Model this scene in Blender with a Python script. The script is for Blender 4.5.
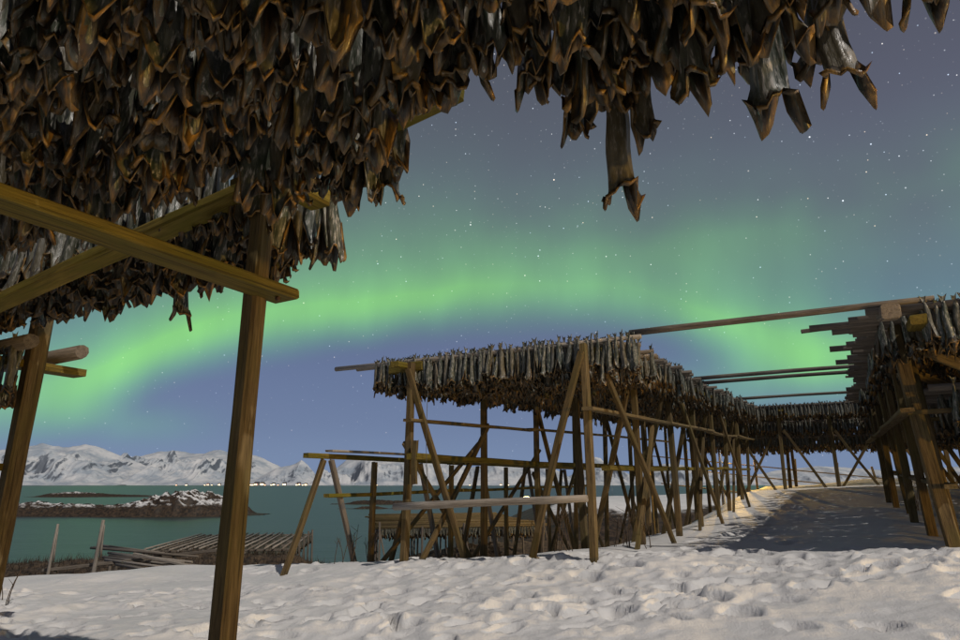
import bpy, math, random
import numpy as np
from mathutils import Vector, Matrix

random.seed(7)
rng = np.random.default_rng(11)
S = bpy.context.scene
for o in list(bpy.data.objects):
    bpy.data.objects.remove(o)
COL = S.collection
R = math.radians

# ------------------------------------------------------------------ camera
PITCH = 14.4
EYE = 1.35
cam = bpy.data.objects.new('camera', bpy.data.cameras.new('camera'))
COL.objects.link(cam)
cam.data.sensor_width = 36.0
cam.data.lens = 24.0
cam.data.clip_start = 0.05
cam.data.clip_end = 60000.0
cam.location = (0, 0, EYE)
cam.rotation_euler = (R(90 + PITCH), 0, 0)
S.camera = cam

def ray(px, py):
    """photo pixel -> (x per forward metre, rise per forward metre)"""
    c, s = math.cos(R(PITCH)), math.sin(R(PITCH))
    up = 640 * s + (320 - py) * c
    fw = 640 * c - (320 - py) * s
    return (px - 480) / fw, up / fw

def azel(px, py):
    a, b = ray(px, py)
    return math.degrees(math.atan(a)), math.degrees(math.atan2(b, math.hypot(1, a)))

def at(px, py, d):
    a, b = ray(px, py)
    return Vector((a * d, d, EYE + b * d))

# racks stand on one common grid: U runs into the depth, V across (to the right)
UA = R(29.2)
UX, UY = math.sin(UA), math.cos(UA)
def W(u, v, z=0.0):
    return Vector((u * UX + v * UY, u * UY - v * UX, z))

# ------------------------------------------------------------------ node helpers
class NT:
    def __init__(self, tree):
        self.t = tree
    def n(self, typ, **kw):
        nd = self.t.nodes.new(typ)
        for k, v in kw.items():
            setattr(nd, k, v)
        return nd
    def link(self, a, b):
        self.t.links.new(a, b)
    def put(self, sock, v):
        if isinstance(v, bpy.types.NodeSocket):
            self.link(v, sock)
        else:
            sock.default_value = v
    def m(self, op, a, b=None, c=None, clamp=False):
        nd = self.n('ShaderNodeMath', operation=op, use_clamp=clamp)
        self.put(nd.inputs[0], a)
        if b is not None: self.put(nd.inputs[1], b)
        if c is not None: self.put(nd.inputs[2], c)
        return nd.outputs[0]
    def mr(self, v, a, b, c=0.0, d=1.0, mode='SMOOTHSTEP'):
        nd = self.n('ShaderNodeMapRange', interpolation_type=mode)
        for i, x in enumerate((v, a, b, c, d)):
            self.put(nd.inputs[i], x)
        return nd.outputs[0]
    def curve(self, v, pts):
        nd = self.n('ShaderNodeFloatCurve')
        cm = nd.mapping
        cm.use_clip = False
        cv = cm.curves[0]
        while len(cv.points) > 2:
            cv.points.remove(cv.points[1])
        cv.points[0].location = pts[0]
        cv.points[1].location = pts[-1]
        for p in pts[1:-1]:
            cv.points.new(*p)
        cm.update()
        self.put(nd.inputs['Value'], v)
        return nd.outputs[0]
    def mix(self, f, a, b, blend='MIX'):
        nd = self.n('ShaderNodeMix', data_type='RGBA', blend_type=blend)
        self.put(nd.inputs[0], f)
        for s, v in ((nd.inputs[6], a), (nd.inputs[7], b)):
            if not isinstance(v, bpy.types.NodeSocket) and len(v) == 3:
                v = (*v, 1)
            self.put(s, v)
        return nd.outputs[2]
    def ramp(self, f, stops):
        nd = self.n('ShaderNodeValToRGB')
        cr = nd.color_ramp
        cr.interpolation = 'CARDINAL' if len(stops) > 3 else 'LINEAR'
        while len(cr.elements) > 1:
            cr.elements.remove(cr.elements[-1])
        for i, (p, c) in enumerate(stops):
            e = cr.elements[0] if i == 0 else cr.elements.new(p)
            e.position = p
            e.color = (*c, 1)
        self.put(nd.inputs[0], f)
        return nd.outputs[0]
    def noise(self, vec, scale, detail=4, rough=0.55, dist=0.0):
        nd = self.n('ShaderNodeTexNoise')
        if vec is not None: self.link(vec, nd.inputs['Vector'])
        nd.inputs['Scale'].default_value = scale
        nd.inputs['Detail'].default_value = detail
        nd.inputs['Roughness'].default_value = rough
        nd.inputs['Distortion'].default_value = dist
        return nd.outputs['Fac']
    def scalev(self, vec, s):
        nd = self.n('ShaderNodeMapping')
        self.link(vec, nd.inputs[0])
        nd.inputs['Scale'].default_value = s
        return nd.outputs[0]

def srgb(r, g, b):
    f = lambda c: (c / 255 / 12.92) if c / 255 <= 0.04045 else ((c / 255 + 0.055) / 1.055) ** 2.4
    return (f(r), f(g), f(b))

# ------------------------------------------------------------------ world: moonlit sky, aurora arc, stars
world = bpy.data.worlds.new('World')
S.world = world
world.use_nodes = True
wt = NT(world.node_tree)
world.node_tree.nodes.clear()
gen = wt.n('ShaderNodeTexCoord').outputs['Generated']
sep = wt.n('ShaderNodeSeparateXYZ'); wt.link(gen, sep.inputs[0])
sx, sy, sz = sep.outputs
az = wt.m('MULTIPLY', wt.m('ARCTAN2', sx, sy), 57.29578)
el = wt.m('MULTIPLY', wt.m('ARCSINE', sz), 57.29578)
A0, A1 = -90.0, 90.0
aabs = wt.m('MULTIPLY_ADD', az, 1 / (A1 - A0), -A0 / (A1 - A0), clamp=True)
def curve_from(pix, ext, emin, emax):
    pts = []
    for (x, y) in pix:
        a, e = azel(x, y)
        pts.append(((a - A0) / (A1 - A0), (e - emin) / (emax - emin)))
    pts = [((ext[0][0] - A0) / (A1 - A0), (ext[0][1] - emin) / (emax - emin))] + pts + \
          [((ext[1][0] - A0) / (A1 - A0), (ext[1][1] - emin) / (emax - emin))]
    return pts
# lower rim of the arc
rim = wt.curve(aabs, curve_from([(0, 428), (70, 418), (120, 398), (180, 368), (250, 348), (340, 334), (440, 323), (540, 318),
                                 (630, 324), (700, 344), (760, 364), (830, 378), (960, 390)], ((-90, -6), (90, -4)), -10, 40))
rim = wt.m('MULTIPLY_ADD', rim, 50, -10)
# brightness along the arc
def icurve(pts):
    out = []
    for x, i in pts:
        a = azel(x, 330)[0] if -200 < x < 1200 else x / 1000.0
        out.append(((a - A0) / (A1 - A0), i))
    return [(0.0, 0.2)] + out + [(1.0, 0.2)]
inten = wt.curve(aabs, icurve([(0, .66), (90, .88), (170, .96), (260, .86), (380, .86), (480, .74), (570, .60), (640, .60),
                               (710, .78), (770, .80), (830, .62), (890, .46), (960, .42)]))
soft = wt.noise(wt.scalev(gen, (5, 5, 5)), 1.0, 2, .5)
wob = wt.noise(wt.scalev(gen, (2.2, 2.2, 4.0)), 1.6, 2, .5)
dlt = wt.m('ADD', wt.m('SUBTRACT', el, rim), wt.m('MULTIPLY_ADD', soft, 2.0, -1.0))
rise = wt.mr(dlt, -2.4, 2.6)
fall = wt.m('POWER', 2.718, wt.m('MULTIPLY', wt.m('MAXIMUM', wt.m('SUBTRACT', dlt, 3.0), 0.0), -0.20))
fall2 = wt.m('POWER', 2.718, wt.m('MULTIPLY', wt.m('MAXIMUM', wt.m('SUBTRACT', dlt, 3.0), 0.0), -0.10))
band = wt.m('MULTIPLY', rise, wt.m('ADD', wt.m('MULTIPLY', fall, .88), wt.m('MULTIPLY', fall2, .12)))
band = wt.m('MULTIPLY', band, inten)
# second faint curtain above on the right, and a low glow under the arc
d2 = wt.m('DIVIDE', wt.m('SUBTRACT', el, wt.m('MULTIPLY_ADD', az, -0.01, 21.0)), 4.2)
b2 = wt.m('MULTIPLY', wt.m('POWER', 2.718, wt.m('MULTIPLY', wt.m('MULTIPLY', d2, d2), -1.0)), wt.mr(az, -12, 14))
b2 = wt.m('MULTIPLY', b2, wt.mr(wob, .32, .62, .06, .5))
d3 = wt.m('DIVIDE', wt.m('SUBTRACT', el, 8.2), 2.6)
b3 = wt.m('MULTIPLY', wt.m('POWER', 2.718, wt.m('MULTIPLY', wt.m('MULTIPLY', d3, d3), -1.0)), wt.mr(az, 9, 24))
d4e = wt.m('DIVIDE', wt.m('SUBTRACT', el, 4.6), 1.5); d4a = wt.m('DIVIDE', wt.m('SUBTRACT', az, -28.5), 5.0)
b4 = wt.m('POWER', 2.718, wt.m('MULTIPLY', wt.m('ADD', wt.m('MULTIPLY', d4e, d4e), wt.m('MULTIPLY', d4a, d4a)), -1.0))
aur = wt.m('ADD', wt.m('ADD', band, wt.m('MULTIPLY', b2, .42)), wt.m('ADD', wt.m('MULTIPLY', b3, .42), wt.m('MULTIPLY', b4, .28)))
eln = wt.m('MULTIPLY_ADD', el, 1 / 100.0, 0.1, clamp=True)
base = wt.ramp(eln, [(0.0, srgb(70, 82, 112)), (.10, srgb(116, 134, 165)), (.15, srgb(111, 128, 161)), (.22, srgb(100, 114, 147)),
                     (.29, srgb(99, 105, 125)), (.38, srgb(92, 95, 113)), (.5, srgb(78, 80, 94)), (1.0, srgb(50, 55, 70))])
acol = wt.ramp(wt.m('MULTIPLY', aur, .9, clamp=True), [(0, srgb(84, 152, 112)), (.5, srgb(112, 184, 112)), (1, srgb(134, 214, 92))])
aurc = wt.n('ShaderNodeVectorMath', operation='SCALE'); wt.link(acol, aurc.inputs[0]); wt.link(wt.m('MULTIPLY', wt.m('MULTIPLY', aur, 1.03), wt.mr(wt.noise(wt.scalev(gen, (9, 9, 2.2)), 1.0, 3, .55), .25, .75, .84, 1.14)), aurc.inputs['Scale'])
dim = wt.m('MULTIPLY_ADD', wt.m('MINIMUM', aur, 1.0), -0.62, 1.0)
basec = wt.n('ShaderNodeVectorMath', operation='SCALE'); wt.link(base, basec.inputs[0]); wt.link(dim, basec.inputs['Scale'])
# stars
def stars(scale, rad, gain, seed):
    mp = wt.n('ShaderNodeMapping'); wt.link(gen, mp.inputs[0]); mp.inputs['Location'].default_value = (seed, seed * .7, seed * 1.3)
    v = wt.n('ShaderNodeTexVoronoi'); wt.link(mp.outputs[0], v.inputs['Vector']); v.inputs['Scale'].default_value = scale
    s = wt.mr(v.outputs['Distance'], rad * scale * .35, rad * scale, 1.0, 0.0)
    cs = wt.n('ShaderNodeSeparateColor'); wt.link(v.outputs['Color'], cs.inputs[0])
    br = wt.m('MULTIPLY_ADD', wt.m('POWER', cs.outputs[0], 7.0), 1.5, .08)
    tint = wt.ramp(cs.outputs[1], [(0, (.62, .78, 1)), (.55, (1, 1, 1)), (1, (1, .78, .55))])
    sc = wt.n('ShaderNodeVectorMath', operation='SCALE'); wt.link(tint, sc.inputs[0])
    wt.link(wt.m('MULTIPLY', wt.m('MULTIPLY', s, br), gain), sc.inputs['Scale'])
    return sc.outputs[0]
def vadd(a, b):
    nd = wt.n('ShaderNodeVectorMath', operation='ADD'); wt.link(a, nd.inputs[0]); wt.link(b, nd.inputs[1]); return nd.outputs[0]
st = vadd(stars(140, .00105, .75, 3.1), stars(48, .00145, 1.35, 8.7))
stv = wt.n('ShaderNodeVectorMath', operation='SCALE'); wt.link(st, stv.inputs[0]); wt.link(wt.mr(el, 2, 24, .25, 1.0), stv.inputs['Scale'])
tot = vadd(vadd(basec.outputs[0], aurc.outputs[0]), stv.outputs[0])
bg = wt.n('ShaderNodeBackground'); wt.link(tot, bg.inputs['Color']); bg.inputs['Strength'].default_value = 1.0
wo = wt.n('ShaderNodeOutputWorld'); wt.link(bg.outputs[0], wo.inputs['Surface'])

# ------------------------------------------------------------------ moon
moon = bpy.data.objects.new('moon', bpy.data.lights.new('moon', 'SUN'))
COL.objects.link(moon)
moon.data.energy = 2.15
moon.data.angle = R(0.6)
moon.data.color = (1.0, 0.93, 0.86)
LD = (0.34 * Vector((UX, UY, 0)) - 0.88 * Vector((UY, -UX, 0)) + Vector((0, 0, -1))).normalized()
moon.rotation_euler = LD.to_track_quat('-Z', 'Y').to_euler()
moon.location = (6, -10, 20)

S.render.engine = 'CYCLES'
S.view_settings.view_transform = 'Standard'
S.view_settings.look = 'None'
S.view_settings.exposure = 0.0
S.view_settings.gamma = 1.0
S.view_settings.use_curve_mapping = False

# ------------------------------------------------------------------ object helpers
def tag(o, label, cat, group=None, kind=None):
    if label: o['label'] = label
    if cat: o['category'] = cat
    if group: o['group'] = group
    if kind: o['kind'] = kind
    return o
def struct(o, label=None):
    o['kind'] = 'structure'
    if label: o['label'] = label
    return o
def empty(name, loc, label, cat, group=None):
    o = bpy.data.objects.new(name, None); COL.objects.link(o)
    o.location = loc; o.empty_display_size = .2
    return tag(o, label, cat, group)
def mesh(name, V, F, mat, parent=None, loc=None, rot=None, smooth=False):
    me = bpy.data.meshes.new(name)
    me.from_pydata([tuple(v) for v in V], [], [tuple(f) for f in F])
    me.update()
    if mat is not None: me.materials.append(mat)
    if smooth:
        me.polygons.foreach_set('use_smooth', [True] * len(me.polygons))
    o = bpy.data.objects.new(name, me); COL.objects.link(o)
    if rot is not None:
        o.rotation_mode = 'QUATERNION'; o.rotation_quaternion = rot
    if loc is not None:
        o.location = Vector(loc) - (parent.location if parent else Vector())
    elif parent:
        o.location = -parent.location
    if parent: o.parent = parent
    return o
def npmesh(name, V, F, mat, attrs=None, smooth=True):
    me = bpy.data.meshes.new(name)
    V = np.asarray(V, np.float32); F = np.asarray(F, np.int32)
    k = F.shape[1]
    me.vertices.add(len(V)); me.vertices.foreach_set('co', V.ravel())
    me.loops.add(F.size); me.loops.foreach_set('vertex_index', F.ravel())
    me.polygons.add(len(F)); me.polygons.foreach_set('loop_start', np.arange(0, F.size, k, dtype=np.int32))
    try: me.polygons.foreach_set('loop_total', np.full(len(F), k, np.int32))
    except Exception: pass
    me.update(calc_edges=True)
    me.polygons.foreach_set('use_smooth', np.full(len(F), smooth))
    for nme, arr in (attrs or {}).items():
        a = me.attributes.new(nme, 'FLOAT', 'POINT'); a.data.foreach_set('value', np.asarray(arr, np.float32))
    if mat: me.materials.append(mat)
    me.validate()
    o = bpy.data.objects.new(name, me); COL.objects.link(o)
    return o

def frame(d, roll_up=Vector((0, 0, 1))):
    z = d.normalized()
    x = roll_up.cross(z)
    if x.length < 1e-3: x = Vector((UY, -UX, 0))
    x.normalize(); y = z.cross(x)
    return Matrix((x, y, z)).transposed().to_quaternion()
BEAM_FACES = {}
def beam(name, p0, p1, w, h, mat, parent=None, jit=.004, segs=5, side=None, cham=.13):
    """sawn timber: chamfered section, slightly crooked, local Z along the grain"""
    p0, p1 = Vector(p0), Vector(p1)
    d = p1 - p0; L = d.length
    q = frame(d, side if side is not None else Vector((0, 0, 1)))
    c = min(w, h) * cham
    sec = [(w/2 - c, -h/2), (w/2, -h/2 + c), (w/2, h/2 - c), (w/2 - c, h/2), (-w/2 + c, h/2), (-w/2, h/2 - c), (-w/2, -h/2 + c), (-w/2 + c, -h/2)]
    V, F = [], []
    n = 8
    bx, by = random.gauss(0, jit * 2.2), random.gauss(0, jit * 2.2)
    for k in range(segs + 1):
        t = k / segs
        ox = bx * math.sin(math.pi * t) + random.gauss(0, jit * .3); oy = by * math.sin(math.pi * t)
        s = 1 + random.gauss(0, .02)
        for (x, y) in sec:
            V.append((x * s + ox + random.gauss(0, jit*.35), y * s + oy + random.gauss(0, jit*.35), t * L + (random.gauss(0, .006) if k in (0, segs) else 0)))
    for k in range(segs):
        for i in range(n):
            j = (i + 1) % n
            F.append((k*n+i, k*n+j, (k+1)*n+j, (k+1)*n+i))
    F.append(tuple(range(n))[::-1]); F.append(tuple(range(segs*n, segs*n+n)))
    return mesh(name, V, F, mat, parent, p0, q)
def pole(name, p0, p1, r0, r1, mat, parent=None, sides=9, segs=5, jit=.012):
    """peeled round pole"""
    p0, p1 = Vector(p0), Vector(p1)
    d = p1 - p0; L = d.length
    V, F = [], []
    bx, by = random.gauss(0, jit), random.gauss(0, jit)
    for k in range(segs + 1):
        t = k / segs
        r = r0 + (r1 - r0) * t
        ox = bx * math.sin(math.pi * t); oy = by * math.sin(math.pi * t)
        for i in range(sides):
            a = 2 * math.pi * i / sides
            rr = r * (1 + random.gauss(0, .05))
            V.append((rr * math.cos(a) + ox, rr * math.sin(a) + oy, t * L))
    for k in range(segs):
        for i in range(sides):
            j = (i + 1) % sides
            F.append((k*sides+i, k*sides+j, (k+1)*sides+j, (k+1)*sides+i))
    F.append(tuple(range(sides))[::-1]); F.append(tuple(range(segs*sides, (segs+1)*sides)))
    o = mesh(name, V, F, mat, parent, p0, frame(d), smooth=True)
    fl = [True] * len(o.data.polygons); fl[-1] = fl[-2] = False
    o.data.polygons.foreach_set('use_smooth', fl)
    return o

# ------------------------------------------------------------------ numpy noise
def vnoise(x, y, seed):
    r = np.random.default_rng(seed).random((256, 256))
    xi = np.floor(x).astype(int); yi = np.floor(y).astype(int)
    fx = x - xi; fy = y - yi
    fx = fx*fx*fx*(fx*(fx*6-15)+10); fy = fy*fy*fy*(fy*(fy*6-15)+10)
    g = lambda a, b: r[a % 256, b % 256]
    return (g(xi,yi)*(1-fx)+g(xi+1,yi)*fx)*(1-fy) + (g(xi,yi+1)*(1-fx)+g(xi+1,yi+1)*fx)*fy
def fbm(x, y, oct=4, seed=0, gain=.5, ridged=False):
    s = np.zeros_like(x, dtype=float); a = 1.0; tot = 0
    for i in range(oct):
        c, sn = math.cos(i*.7), math.sin(i*.7)
        n = vnoise((x*c - y*sn) * 2**i + 17.3*i, (x*sn + y*c) * 2**i + 5.1*i, seed + i)
        if ridged: n = 1 - np.abs(2*n - 1)
        s += a*n; tot += a; a *= gain
    return s / tot

# ------------------------------------------------------------------ materials
def new_mat(name):
    m = bpy.data.materials.new(name); m.use_nodes = True
    t = NT(m.node_tree); m.node_tree.nodes.clear()
    b = t.n('ShaderNodeBsdfPrincipled'); o = t.n('ShaderNodeOutputMaterial')
    t.link(b.outputs[0], o.inputs['Surface'])
    return m, t, b
def bump(t, b, hgt, strength, dist=.01):
    nd = t.n('ShaderNodeBump'); t.put(nd.inputs['Height'], hgt)
    nd.inputs['Strength'].default_value = strength; nd.inputs['Distance'].default_value = dist
    t.link(nd.outputs[0], b.inputs['Normal'])
def wood(name, dark, light, moss, moss_amt, grain=1.0):
    m, t, b = new_mat(name)
    oc = t.n('ShaderNodeTexCoord').outputs['Object']
    rnd = t.n('ShaderNodeObjectInfo').outputs['Random']
    off = t.n('ShaderNodeVectorMath', operation='ADD'); t.link(oc, off.inputs[0])
    cv = t.n('ShaderNodeCombineXYZ'); t.link(t.m('MULTIPLY', rnd, 37.0), cv.inputs[0]); t.link(t.m('MULTIPLY', rnd, 91.0), cv.inputs[2])
    t.link(cv.outputs[0], off.inputs[1]); v = off.outputs[0]
    g = t.noise(t.scalev(v, (38*grain, 38*grain, 2.2)), 1.0, 5, .6, .4)
    bl = t.noise(t.scalev(v, (5, 5, 1.6)), 1.0, 4, .6)
    fine = t.noise(t.scalev(v, (140, 140, 9)), 1.0, 3, .6)
    f = t.mr(t.m('ADD', t.m('MULTIPLY', g, .62), t.m('MULTIPLY', fine, .38)), .34, .66)
    c = t.mix(f, dark, light)
    c = t.mix(t.mr(bl, .42, .68, 0, moss_amt), c, moss)
    c = t.mix(t.mr(rnd, 0, 1, 0, .45, 'LINEAR'), c, tuple(x*.45 for x in dark))
    crack = t.mr(t.noise(t.scalev(v, (60, 60, 1.1)), 1.0, 2, .5), .62, .70, 0, .7)
    c = t.mix(crack, c, tuple(x*.3 for x in dark))
    t.link(c, b.inputs['Base Color']); b.inputs['Roughness'].default_value = .82
    b.inputs['Specular IOR Level'].default_value = .25
    bump(t, b, t.m('SUBTRACT', t.m('ADD', g, t.m('MULTIPLY', fine, .4)), crack), .55, .006)
    return m
M_post = wood('weathered_post_wood', (.075, .05, .022), (.22, .155, .070), (.12, .10, .028), .6)
M_beam = wood('mossy_beam_wood', (.095, .068, .012), (.26, .19, .035), (.13, .115, .010), .85)
M_plank = wood('yellowed_plank_wood', (.12, .082, .036), (.30, .215, .10), (.16, .13, .05), .5)
M_pole = wood('grey_pole_wood', (.11, .09, .07), (.27, .225, .18), (.2, .17, .13), .5)
M_pale = wood('pale_weathered_wood', (.22, .19, .16), (.45, .40, .34), (.3, .25, .18), .35)

def fish_mat():
    m, t, b = new_mat('dried_fish_skin')
    oc = t.n('ShaderNodeTexCoord').outputs['Object']
    rnd = t.n('ShaderNodeObjectInfo').outputs['Random']
    ti = t.n('ShaderNodeAttribute', attribute_name='tint').outputs['Fac']
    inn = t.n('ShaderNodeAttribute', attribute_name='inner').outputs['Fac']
    tint = t.m('FRACT', t.m('ADD', rnd, ti))
    cv = t.n('ShaderNodeCombineXYZ'); t.link(t.m('MULTIPLY', tint, 53.0), cv.inputs[0])
    off = t.n('ShaderNodeVectorMath', operation='ADD'); t.link(oc, off.inputs[0]); t.link(cv.outputs[0], off.inputs[1]); v = off.outputs[0]
    n1 = t.noise(t.scalev(v, (26, 26, 7)), 1.0, 5, .62, .5)
    n2 = t.noise(t.scalev(v, (90, 90, 18)), 1.0, 4, .6)
    skin = t.mix(t.mr(n1, .38, .66), (.026, .036, .022), (.14, .14, .108))
    skin = t.mix(t.mr(n2, .52, .68, 0, .75), skin, (.46, .425, .385))
    skin = t.mix(t.mr(tint, .4, 1.0, 0, .7, 'LINEAR'), skin, (.10, .075, .042))
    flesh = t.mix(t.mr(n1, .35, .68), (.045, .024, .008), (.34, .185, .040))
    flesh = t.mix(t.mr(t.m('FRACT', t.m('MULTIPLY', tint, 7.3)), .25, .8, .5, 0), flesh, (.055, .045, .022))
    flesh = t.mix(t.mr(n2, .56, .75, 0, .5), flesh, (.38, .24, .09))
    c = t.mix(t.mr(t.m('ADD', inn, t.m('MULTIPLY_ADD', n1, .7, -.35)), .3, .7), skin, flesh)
    lining_shade = t.mix(t.mr(n1, .45, .7), (.016, .014, .010), (.065, .036, .013))  # dark belly lining that also paints the shade deep inside the hood
    c = t.mix(t.mr(t.m('ADD', inn, t.m('MULTIPLY_ADD', n2, .8, -.4)), 1.25, 1.75), c, lining_shade)
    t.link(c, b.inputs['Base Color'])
    t.put(b.inputs['Roughness'], t.mr(n2, .3, .7, .28, .6))
    b.inputs['Specular IOR Level'].default_value = .55
    bump(t, b, t.m('ADD', n1, t.m('MULTIPLY', n2, .5)), .6, .008)
    return m
M_fish = fish_mat()

def ground_mat(name, shore, rockiness, ledges=True):
    m, t, b = new_mat(name)
    g = t.n('ShaderNodeNewGeometry'); pos = g.outputs['Position']
    sp = t.n('ShaderNodeSeparateXYZ'); t.link(pos, sp.inputs[0])
    sn = t.n('ShaderNodeSeparateXYZ'); t.link(g.outputs['Normal'], sn.inputs[0])
    n1 = t.noise(pos, .35, 5, .6); n2 = t.noise(pos, 9.0, 5, .65); n3 = t.noise(pos, 60.0, 4, .7)
    snow = t.mix(t.mr(n1, .35, .7), (.74, .725, .70), (.64, .63, .61))
    snow = t.mix(t.mr(n2, .56, .74, 0, .25), snow, (.50, .46, .43))
    kelp = t.mix(t.mr(t.m('ADD', t.m('MULTIPLY', n2, .4), t.m('MULTIPLY', t.noise(pos, 1.3, 5, .7), .6)), .40, .62), (.012, .010, .008), (.085, .055, .032))
    zz = t.m('ADD', sp.outputs[2], t.m('MULTIPLY_ADD', t.noise(pos, .12, 5, .65), 3.2 * rockiness, -1.6 * rockiness))
    zz = t.m('ADD', zz, t.m('MULTIPLY_ADD', t.noise(pos, .9, 4, .65), 1.2 * rockiness, -.6 * rockiness))
    f = t.mr(zz, shore - .5, shore + .5)
    steep = t.mr(sn.outputs[2], .62, .82)
    f = t.m('MULTIPLY', t.m('MULTIPLY', f, steep), t.mr(t.noise(pos, .22, 6, .72), .46, .52)) if ledges else f
    t.link(t.mix(f, kelp, snow), b.inputs['Base Color'])
    b.inputs['Roughness'].default_value = .62
    b.inputs['Specular IOR Level'].default_value = .3
    bump(t, b, t.m('ADD', n2, t.m('MULTIPLY', n3, .6)), .55, .03)
    return m
M_snow = ground_mat('trampled_snow', -2.2, 1.25, False)
M_reef = ground_mat('reef_rock_and_snow', -5.0, 1.3)

def bank_mat():
    m, t, b = new_mat('brown_heather')
    pos = t.n('ShaderNodeNewGeometry').outputs['Position']
    n = t.noise(pos, 3.0, 6, .7)
    t.link(t.mix(t.mr(n, .38, .62), (.016, .012, .008), (.085, .058, .034)), b.inputs['Base Color'])
    b.inputs['Roughness'].default_value = .95
    return m
M_bank = bank_mat()
def mountain_mat():
    m, t, b = new_mat('snowy_mountain')
    g = t.n('ShaderNodeNewGeometry'); pos = g.outputs['Position']
    sn = t.n('ShaderNodeSeparateXYZ'); t.link(g.outputs['Normal'], sn.inputs[0])
    n1 = t.noise(pos, .0042, 8, .68); n2 = t.noise(t.scalev(pos, (.03, .03, .008)), 1.0, 6, .7)
    snow = t.mix(t.mr(n1, .35, .65), (.32, .37, .42), (.64, .64, .63))
    rock = t.mix(n2, (.06, .075, .10), (.20, .22, .25))
    k = t.m('ADD', sn.outputs[2], t.m('MULTIPLY_ADD', n1, .9, -.45))
    k = t.m('ADD', k, t.m('MULTIPLY_ADD', n2, .5, -.25))
    t.link(t.mix(t.mr(k, .50, .72, 0, 1), rock, snow), b.inputs['Base Color'])
    b.inputs['Roughness'].default_value = .8
    return m
M_mount = mountain_mat()
def sea_mat():
    m, t, b = new_mat('sea_water')
    pos = t.n('ShaderNodeNewGeometry').outputs['Position']
    n = t.noise(t.scalev(pos, (.05, .14, 1)), 1.0, 4, .6)
    n2 = t.noise(t.scalev(pos, (.6, 1.1, 1)), 1.0, 3, .6)
    t.link(t.mix(t.mr(n, .3, .7), (.024, .040, .036), (.036, .054, .049)), b.inputs['Base Color'])
    b.inputs['Roughness'].default_value = .34
    b.inputs['IOR'].default_value = 1.33
    bump(t, b, t.m('ADD', n, t.m('MULTIPLY', n2, .5)), .4, .5)
    return m
M_sea = sea_mat()
def plain(name, col, rough=.6, metal=0.0, emit=None, es=0.0):
    m, t, b = new_mat(name)
    pos = t.n('ShaderNodeTexCoord').outputs['Object']
    n = t.noise(pos, 14.0, 4, .6)
    t.link(t.mix(t.mr(n, .3, .7), tuple(c*.8 for c in col), col), b.inputs['Base Color'])
    b.inputs['Roughness'].default_value = rough; b.inputs['Metallic'].default_value = metal
    if emit:
        b.inputs['Emission Color'].default_value = (*emit, 1); b.inputs['Emission Strength'].default_value = es
    return m
M_steel = plain('galvanised_steel', (.32, .33, .34), .45, .8)
M_bolt = plain('rusty_bolt', (.09, .05, .03), .7, .5)
M_lamp = plain('sodium_lamp_glass', (.8, .6, .3), .3, 0, (1, .55, .15), 30)
M_twine = plain('old_twine', (.10, .09, .07), .9)
M_stalk = plain('dry_brown_stalk', (.075, .05, .03), .9)
M_housewall = plain('painted_house_wall', (.45, .40, .34), .8)
M_houseroof = plain('house_roof', (.10, .09, .09), .8)
M_lit = plain('lit_window', (.8, .7, .5), .4, 0, (1, .74, .42), 5)
M_litpink = plain('lit_quay_lamp', (.8, .6, .6), .4, 0, (1, .50, .30), 4)
M_hull = plain('boat_hull_paint', (.7, .7, .68), .5)

# ------------------------------------------------------------------ terrain
CREST = np.array([(-80,-14),(-40,0),(-14,7.6),(-6.6,10.2),(-2.9,11.6),(-.4,13.6),(1.3,17.5),(3.3,20.0),(6.4,24.5),(9.5,30),(16,38),(30,50),(60,70),(140,110)], float)
PU = np.array([-60,-14,-3,3,6,8.5,12,15,20,25,31,40,60]); PZ = np.array([-4.,-2.2,0,0,.17,.38,.44,.46,.62,1.08,1.3,.1,-.8])
def crest_dist(x, y):
    best = np.full(x.shape, 1e9); sgn = np.zeros(x.shape)
    for a, b in zip(CREST[:-1], CREST[1:]):
        d = b - a; L2 = d @ d
        t = np.clip(((x-a[0])*d[0] + (y-a[1])*d[1]) / L2, 0, 1)
        qx = x - (a[0] + t*d[0]); qy = y - (a[1] + t*d[1])
        dd = np.hypot(qx, qy)
        s = d[0]*qy - d[1]*qx
        m = dd < best
        best = np.where(m, dd, best); sgn = np.where(m, np.sign(s), sgn)
    return best * sgn
def ground0(x, y):
    """big shape of the land (no footprints)"""
    u = x*UX + y*UY; v = x*UY - y*UX
    z = np.interp(u, PU, PZ) + np.clip((v + 3) * .07, -.42, .25) * np.clip(u/8, 0, 1)
    z = z - np.clip((-v-3.2)/2.7, 0, 1.6) * np.clip(u-8.8, 0, 40) * .085
    z = z + np.where(v > 7, -(v-7)*.16, 0) * np.clip((12-u)/8, 0, 1)
    s = np.maximum(crest_dist(x, y), 0)
    slope = np.interp(x, [-20, -5, 3, 20], [.20, .175, .13, .12])
    drop = slope * np.where(s < 5, s*s/10, s - 2.5)
    z = z - drop
    und = (fbm(x*.22, y*.22, 3, 40) - .5) * .22
    z = z + und * np.clip((np.hypot(x, y)-3)/6, 0, 1) + (fbm(x*.05, y*.05, 3, 44) - .5) * np.clip(s/15, 0, 1) * 2.2
    # snowy headland across the cove
    e = np.exp(-(np.abs((x-38)/40)**4)) * np.exp(-(np.abs((y-(108+.12*x))/32)**4))
    head = -10.5 + 9.7*e + (fbm(x*.07, y*.07, 4, 51)-.5)*2.4*np.sqrt(e+1e-6)
    z = np.maximum(z, -12.0)
    return np.maximum(z, head)
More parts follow.
